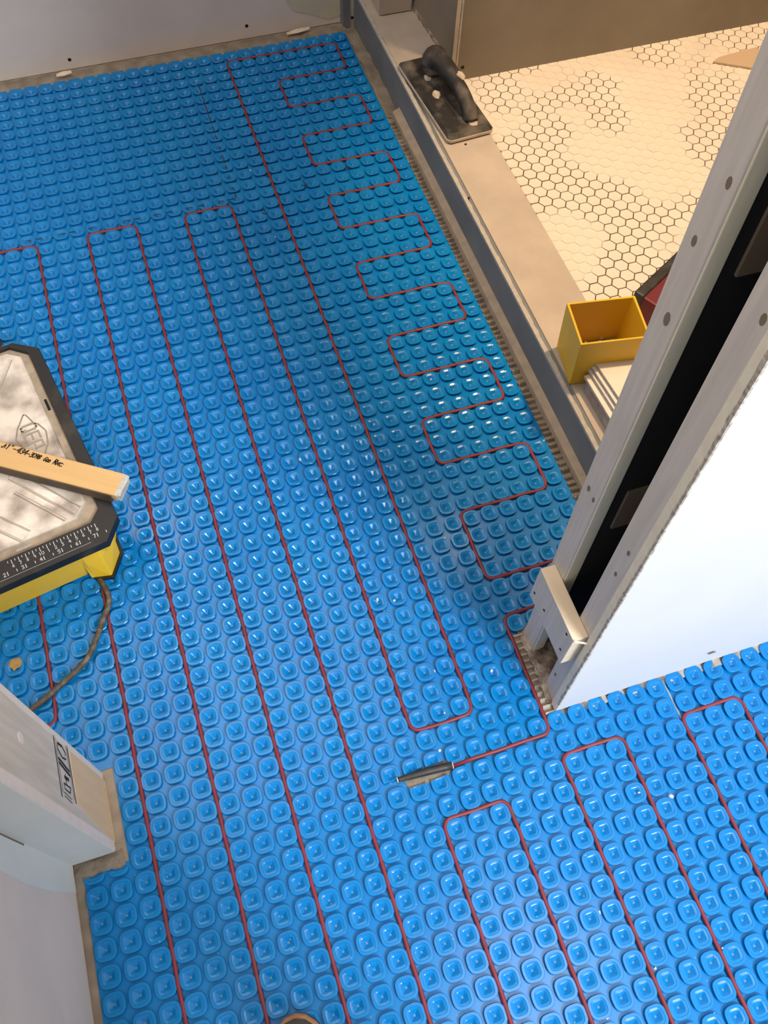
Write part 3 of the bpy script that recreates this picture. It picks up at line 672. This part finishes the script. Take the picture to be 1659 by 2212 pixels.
# ------------------------------------------------------------------ grout float on the curb
fa = math.atan2(.221, -.017) - PI / 2
gf = empty('grout_float', (.8075, -.349, .0905), fa)
tag(gf, 'dusty black rubber grout float with arched handle lying on the curb', 'grout float')
W2, L2 = .0475, .123
def rrect(w_, l_, c=.006): return [(-w_ + c, -l_), (w_ - c, -l_), (w_, -l_ + c), (w_, l_ - c), (w_ - c, l_), (-w_ + c, l_), (-w_, l_ - c), (-w_, -l_ + c)]
MB().prism(rrect(W2, L2), 0, .006).obj('sponge_pad', M['grout'], gf, bevel=.001, label='thin grey-brown rubber sole')
MB().prism(rrect(W2 - .0005, L2 - .0005), .006, .013, rrect(W2 - .006, L2 - .010)).obj('backing_plate', M['floatblack'], gf, bevel=.001)
MB().prism(rrect(.012, .085, .004), .0128, .0165, rrect(.010, .080, .004)).obj('handle_rail', M['floatblack'], gf, bevel=.001)
hpth = [Vector(p) for p in ((.004, .052, .012), (.004, .066, .028), (.004, .062, .043), (.006, .044, .050), (.008, .02, .049), (.010, -.01, .047), (.012, -.045, .042), (.013, -.074, .030), (.013, -.090, .012))]
MB().tube(smooth(hpth, 5), [.017 + .006 * math.exp(-((k - 9) / 8.) ** 2) - .0035 * (k > 24) for k in range(41)], 14).obj('grip_handle', M['floatblack'], gf, smooth=True)
rnd = random.Random(3)
for cx, cy, cz, r in ((.019, -.020, .0605, .010), (.013, -.0985, .0135, .014), (-.012, .05, .0165, .009), (-.017, .0, .0165, .010)):
    b = MB(); pl = [(cx + r * (0.6 + .5 * rnd.random()) * math.cos(a), cy + r * 1.3 * (0.6 + .5 * rnd.random()) * math.sin(a)) for a in [2 * PI * k / 11 for k in range(11)]]
    b.prism(pl, cz - .004, cz + .0006, [(cx + (x - cx) * .6, cy + (y - cy) * .6) for x, y in pl]); b.obj('dried_grout', M['grout'], gf, smooth=False)

# ------------------------------------------------------------------ yellow bin, tiles and tool case by the wall
yb = empty('parts_bin', (.8140, -1.0205, .0925), math.radians(-9))
tag(yb, 'open yellow plastic bin with rubble inside standing on the curb', 'bin')
hb = [(-.0500, -.0385), (.0500, -.0385), (.0500, .0385), (-.0500, .0385)]; ht = [(-.0535, -.0405), (.0535, -.0405), (.0535, .0405), (-.0535, .0405)]
k_in = .93
n = 4; vs = [(x, y, 0) for x, y in hb] + [(x, y, .098) for x, y in ht] + [(x * k_in, y * .92, .098) for x, y in ht] + [(x * k_in, y * .92, .003) for x, y in hb]
fs = [(3, 2, 1, 0)] + [(i, (i + 1) % 4, 4 + (i + 1) % 4, 4 + i) for i in range(4)] + [(4 + i, 4 + (i + 1) % 4, 8 + (i + 1) % 4, 8 + i) for i in range(4)] + [(8 + i, 8 + (i + 1) % 4, 12 + (i + 1) % 4, 12 + i) for i in range(4)] + [(12, 13, 14, 15)]
MB().add(vs, fs).obj('bin_body', M['yellow'], yb, bevel=.0008)
b = MB(); rnd = random.Random(14)
for k in range(60):
    x, y = rnd.uniform(-.042, .042), rnd.uniform(-.032, .032); r = rnd.uniform(.002, .0055); z = .0965 + rnd.uniform(0, .013)
    b.loft([[(x + r * math.cos(a + .3) * q, y + r * math.sin(a + .3) * q * rnd.uniform(.7, 1), z + dz * r) for a in [2 * PI * i / 6 for i in range(6)]] for q, dz in ((.6, 0), (1, .5), (.5, 1.1))])
b.box(-.045, .045, -.034, .034, .094, .0985)
db = b.obj('bin_rubble', M['dusty'], None, kind='stuff'); db.location = (.8140, -1.0205, .002); db.rotation_euler = (0, 0, math.radians(-9))
tag(db, 'loose brown rubble and crumbs in the bottom of the yellow bin', 'rubble', kind='stuff')

bx = empty('tile_carton', (0, 0, .0925)); tag(bx, 'crumpled grey film wrapped carton under the white tiles on the curb', 'carton')
rings = []; rnd = random.Random(15)
for k in range(9):
    y = -1.066 - k * .036
    xo = .7735 + .0135 * k / 8 * .6 + rnd.uniform(-.0008, .0012)
    rings.append([(xo, y, 0), (xo + .001 + rnd.uniform(-.0008, .002), y, .011), (xo + .003, y, .0205), (.872, y, .0205), (.872, y, 0)])
MB().loft(rings).obj('carton_body', M['foil'], bx)
for n, (dx, dy, z, rz, lab) in enumerate(((-.0035, .002, .1140, 2.5, 'lowest white tile of the stack beside the yellow bin'), (.0035, .011, .1205, 3.6, 'second white tile up in the fanned stack'), (.0070, .010, .1268, 4.2, 'third white tile up in the fanned stack'), (.0125, .009, .1330, 4.6, 'topmost white tile of the stack beside the yellow bin'))):
    t = empty('wall_tile', (.7775 + dx, -1.061 + dy, z), math.radians(rz)); tag(t, lab, 'tile', group='white tiles stacked by the bin')
    MB().box(0, .105, -.20, 0, -.0005, .0045).obj('tile_body', M['tileedge'], t, bevel=.0006)
    MB().box(.0004, .1046, -.1996, -.0004, .0044, .0057).obj('glazed_face', M['whitetile'], t, bevel=.0008)
rc = empty('tool_case', (.9185, -.9325, ZT), math.radians(29)); tag(rc, 'red tool case with black edge half hidden behind the wall', 'tool case')
MB().box(.002, .30, -.155, -.0125, 0.0, .074).obj('case_body', M['redplastic'], rc, bevel=.004)
MB().box(0, .302, -.018, 0.0, 0.0, .078).obj('case_edge', M['black'], rc, bevel=.003)
MB().box(0, .302, -.160, -.150, 0.0, .070).obj('case_edge', M['black'], rc, bevel=.003)
MB().box(.05, .10, -.0005, .004, 0.03, .055).obj('case_latch', M['black'], rc, bevel=.001)
tp = [(1.406, -.349), (1.4223, -.3400), (1.4391, -.3375), (1.5190, -.3315), (1.525, -.42), (1.478, -.3925)]
lt = MB().prism(tp[::-1], ZT + .0008, ZT + .0048).obj('card_scrap', M['card'], None, bevel=.0004); tag(lt, 'flat tan offcut lying on the hex tiles near the shower back wall', 'offcut')

# ------------------------------------------------------------------ small things
def chip(name, x, y, z, r, mt, seed, fl=.5):
    rnd = random.Random(seed); n = 6; b = MB()
    sh = [(r * rnd.uniform(.55, 1.1) * math.cos(2 * PI * k / n), r * rnd.uniform(.4, .9) * math.sin(2 * PI * k / n)) for k in range(n)]
    b.prism(sh, 0, r * fl, [(p[0] * .6, p[1] * .6) for p in sh])
    o = b.obj(name, mt); o.location = (x, y, z); o.rotation_euler = (0, 0, rnd.uniform(0, 6)); return o
chips = [(.3325, -1.0058, .0035), (.4184, -.3346, .004), (.4187, -.5199, .003), (.465, -.9764, .0028), (.3754, -1.2707, .0038), (.3987, -1.2796, .0028), (.4948, -1.4219, .0032), (.4185, -1.3962, .004),
         (.4635, -1.1262, .003), (.584, -.9181, .0024), (.6575, -1.6535, .0042), (.5087, -1.7519, .0042), (.5471, -1.8291, .0035), (.5093, -.223, .002), (.4111, -1.458, .002), (.3798, -1.2896, .002),
         (.2923, -1.1939, .0022), (.6188, -1.6361, .0022), (.6342, -1.8344, .002), (.4696, -1.8581, .004), (.388, -1.5034, .003), (.5033, -1.2053, .0024), (.7175, -1.0873, .0022)]
def zat(x, y):
    fx, fy = (x / P) % 1 - .5, (y / P) % 1 - .5
    return .0064 if max(abs(fx), abs(fy)) < .42 else .0014
wh = ['long white crumb left of the middle, two rows right of a cable', 'crumb between the far cable line and the marker dashes', 'pale crumb just left of the straight cable below the marker corner', 'crumb beside the straight cable near the middle of the floor',
      'larger white crumb between the two cables above the splice', 'crumb just right of the larger one above the splice', 'crumb below the left cable turn in front of the pocket wall', 'pale crumb between cables above the bottom loop of the near pair',
      'crumb right of the straight cable level with the wood strip end', 'crumb by the zigzag turns level with the yellow bin', 'bright crumb between hall cables near the right edge', 'white flake beside the middle hall cable loop', 'flake against a hall cable near the bottom right',
      'speck between the far zigzag turns and the straight cable', 'speck right above the black splice, three rows up', 'speck inside the near cable pair above the splice', 'speck among glossy studs in the middle left', 'speck between hall loops below the drywall', 'speck at the lower right by the last hall cable', 'crumb at the bottom edge right of the boot', 'crumb directly above the black splice', 'speck left of the last zigzag turn before the pocket wall', 'crumb on the membrane edge next to the thinset ridges']
for k, (x, y, r) in enumerate(chips):
    o = chip('plaster_chip', x, y, zat(x, y), r, M['chip'], k); tag(o, 'tiny white plaster ' + wh[k], 'crumb', group='plaster crumbs on the membrane')
b = MB(); rnd = random.Random(77)
for k in range(700):
    x, y = rnd.uniform(-.08, .72), rnd.uniform(-1.9, -.5)
    if -1.51 < y < -1.37 and (x > .54 or x < -.03): continue
    r = rnd.uniform(.0003, .0008); z = zat(x, y)
    b.add([(x + r, y, z), (x, y + r, z), (x - r, y, z), (x, y - r, z), (x, y, z + r)], [(0, 1, 4), (1, 2, 4), (2, 3, 4), (3, 0, 4)])
o = b.obj('dust_specks', M['chip'], fixn=False); tag(o, 'fine white dust specks sprinkled over the blue membrane', 'dust', kind='stuff')
for x, y, lab in ((.6215, .052, 'pale wood splinter in the mortar gap near the corner'), (.118, .046, 'pale wood splinter in the mortar gap at the back wall')):
    b = MB(); b.loft([[(-.026, -.003, 0), (-.024, .004, .002), (-.025, 0, .006)], [(0, -.006, 0), (0, .006, .001), (0, .001, .009)], [(.028, -.003, .001), (.027, .004, .002), (.027, 0, .007)]])
    o = b.obj('wood_splinter', M['pine']); o.location = (x, y, .0105); o.rotation_euler = (0, 0, .1); o.scale = (1 if x > .5 else .6, .8, .7); tag(o, lab, 'splinter')
b = MB(); rnd = random.Random(5); pl = [(.0105 * rnd.uniform(.65, 1.05) * math.cos(2 * PI * k / 13), .0105 * rnd.uniform(.65, 1.05) * math.sin(2 * PI * k / 13)) for k in range(13)]
b.prism(pl, 0, .0012, [(x * .8, y * .8) for x, y in pl]); o = b.obj('mortar_splat', M['orange']); o.location = (-.1335, -1.2115, .0061); tag(o, 'ochre mortar splat stuck on studs below the saw', 'splat')

# the photographer: only one boot tip is in the frame, the rest stands behind the camera and shades the floor
pe = empty('person', (.17, -1.98, .0072)); tag(pe, 'person standing in work boots, only one brown boot tip in view at the bottom', 'person')
sk = [(0, 0, .95), (0, 0, 1.12), (0, -.01, 1.30), (0, -.02, 1.42), (0, 0, 1.50), (0, .03, 1.56), (0, .045, 1.64),
      (-.095, 0, .90), (-.085, .005, .50), (-.06, 0, .11), (.095, 0, .90), (.11, -.02, .50), (.125, -.06, .11),
      (-.17, -.02, 1.41), (-.215, -.04, 1.14), (-.09, .13, 1.20), (.19, -.02, 1.41), (.26, -.04, 1.14), (.13, .13, 1.20)]
ed = [(0, 1), (1, 2), (2, 3), (3, 4), (4, 5), (5, 6), (0, 7), (7, 8), (8, 9), (0, 10), (10, 11), (11, 12), (3, 13), (13, 14), (14, 15), (3, 16), (16, 17), (17, 18)]
rd = [(.15, .11), (.145, .105), (.16, .11), (.10, .08), (.055, .055), (.075, .085), (.085, .10), (.095, .095), (.065, .065), (.05, .05), (.095, .095), (.065, .065), (.05, .05), (.06, .06), (.045, .045), (.035, .035), (.06, .06), (.045, .045), (.035, .035)]
me = bpy.data.meshes.new('figure'); me.from_pydata(sk, ed, []); fg = bpy.data.objects.new('clothed_body', me); COL.objects.link(fg); fg.parent = pe
sm_ = fg.modifiers.new('skin', 'SKIN')
for k, r_ in enumerate(rd): me.skin_vertices[0].data[k].radius = r_
me.skin_vertices[0].data[0].use_root = True
fg.modifiers.new('smooth', 'SUBSURF').levels = 1
me.materials.append(M['cloth'])
bt = empty('work_boot', (.124 - .17, -1.7385 + 1.98, 0), math.radians(-8)); bt.parent = pe
def sole(sc=1.0, off=0):
    pts = []
    for k in range(13):
        t = PI * k / 12; pts.append((.047 * sc * math.cos(t), -.09 + .09 * sc * math.sin(t)))
    pts += [(-.043 * sc, -.15), (-.034 * sc, -.20), (-.036 * sc, -.255)]
    for k in range(1, 8):
        t = PI + PI * k / 8; pts.append((.036 * sc * math.cos(t), -.255 + .035 * sc * math.sin(t)))
    pts += [(.036 * sc, -.255), (.034 * sc, -.20), (.044 * sc, -.15)]
    return pts
MB().prism(sole(1.0), 0, .022).obj('sole', M['black'], bt, bevel=.002)
MB().prism(sole(1.0), .022, .030, sole(.97)).obj('welt', M['welt'], bt, bevel=.0015, label='orange-brown welt around the sole')
def up(sc, z, y0): return [(x * sc, -.135 + (y + .135) * (sc if y > -.135 else 1) + y0, z) for x, y in sole(1)]
MB().loft([up(.955, .0295, 0), up(.95, .042, 0), up(.87, .058, -.002), up(.72, .070, -.006)]).obj('vamp', M['leather'], bt, smooth=True)
MB().loft([[(x * s_, -.235 + (y) , z) for x, y in [(.055 * math.cos(a), .062 * math.sin(a)) for a in [2 * PI * k / 16 for k in range(16)]]] for s_, z in ((.72, .055), (.74, .09), (.80, .13), (.86, .17))]).obj('shaft', M['leather'], bt, smooth=True)
for k in range(4):
    y = -.10 - k * .022; z = .0695 + .003 * k; MB().tube([(-.018, y, z), (0, y + .004, z + .004), (.018, y, z)], .0022, 6).obj('lace', M['dusty'], bt, smooth=True)

bt2 = bt.copy(); COL.objects.link(bt2); bt2.location = (.158, .10, 0); bt2.rotation_euler = (0, 0, math.radians(-20))
for ch_ in list(bt.children):
    c_ = ch_.copy(); COL.objects.link(c_); c_.parent = bt2
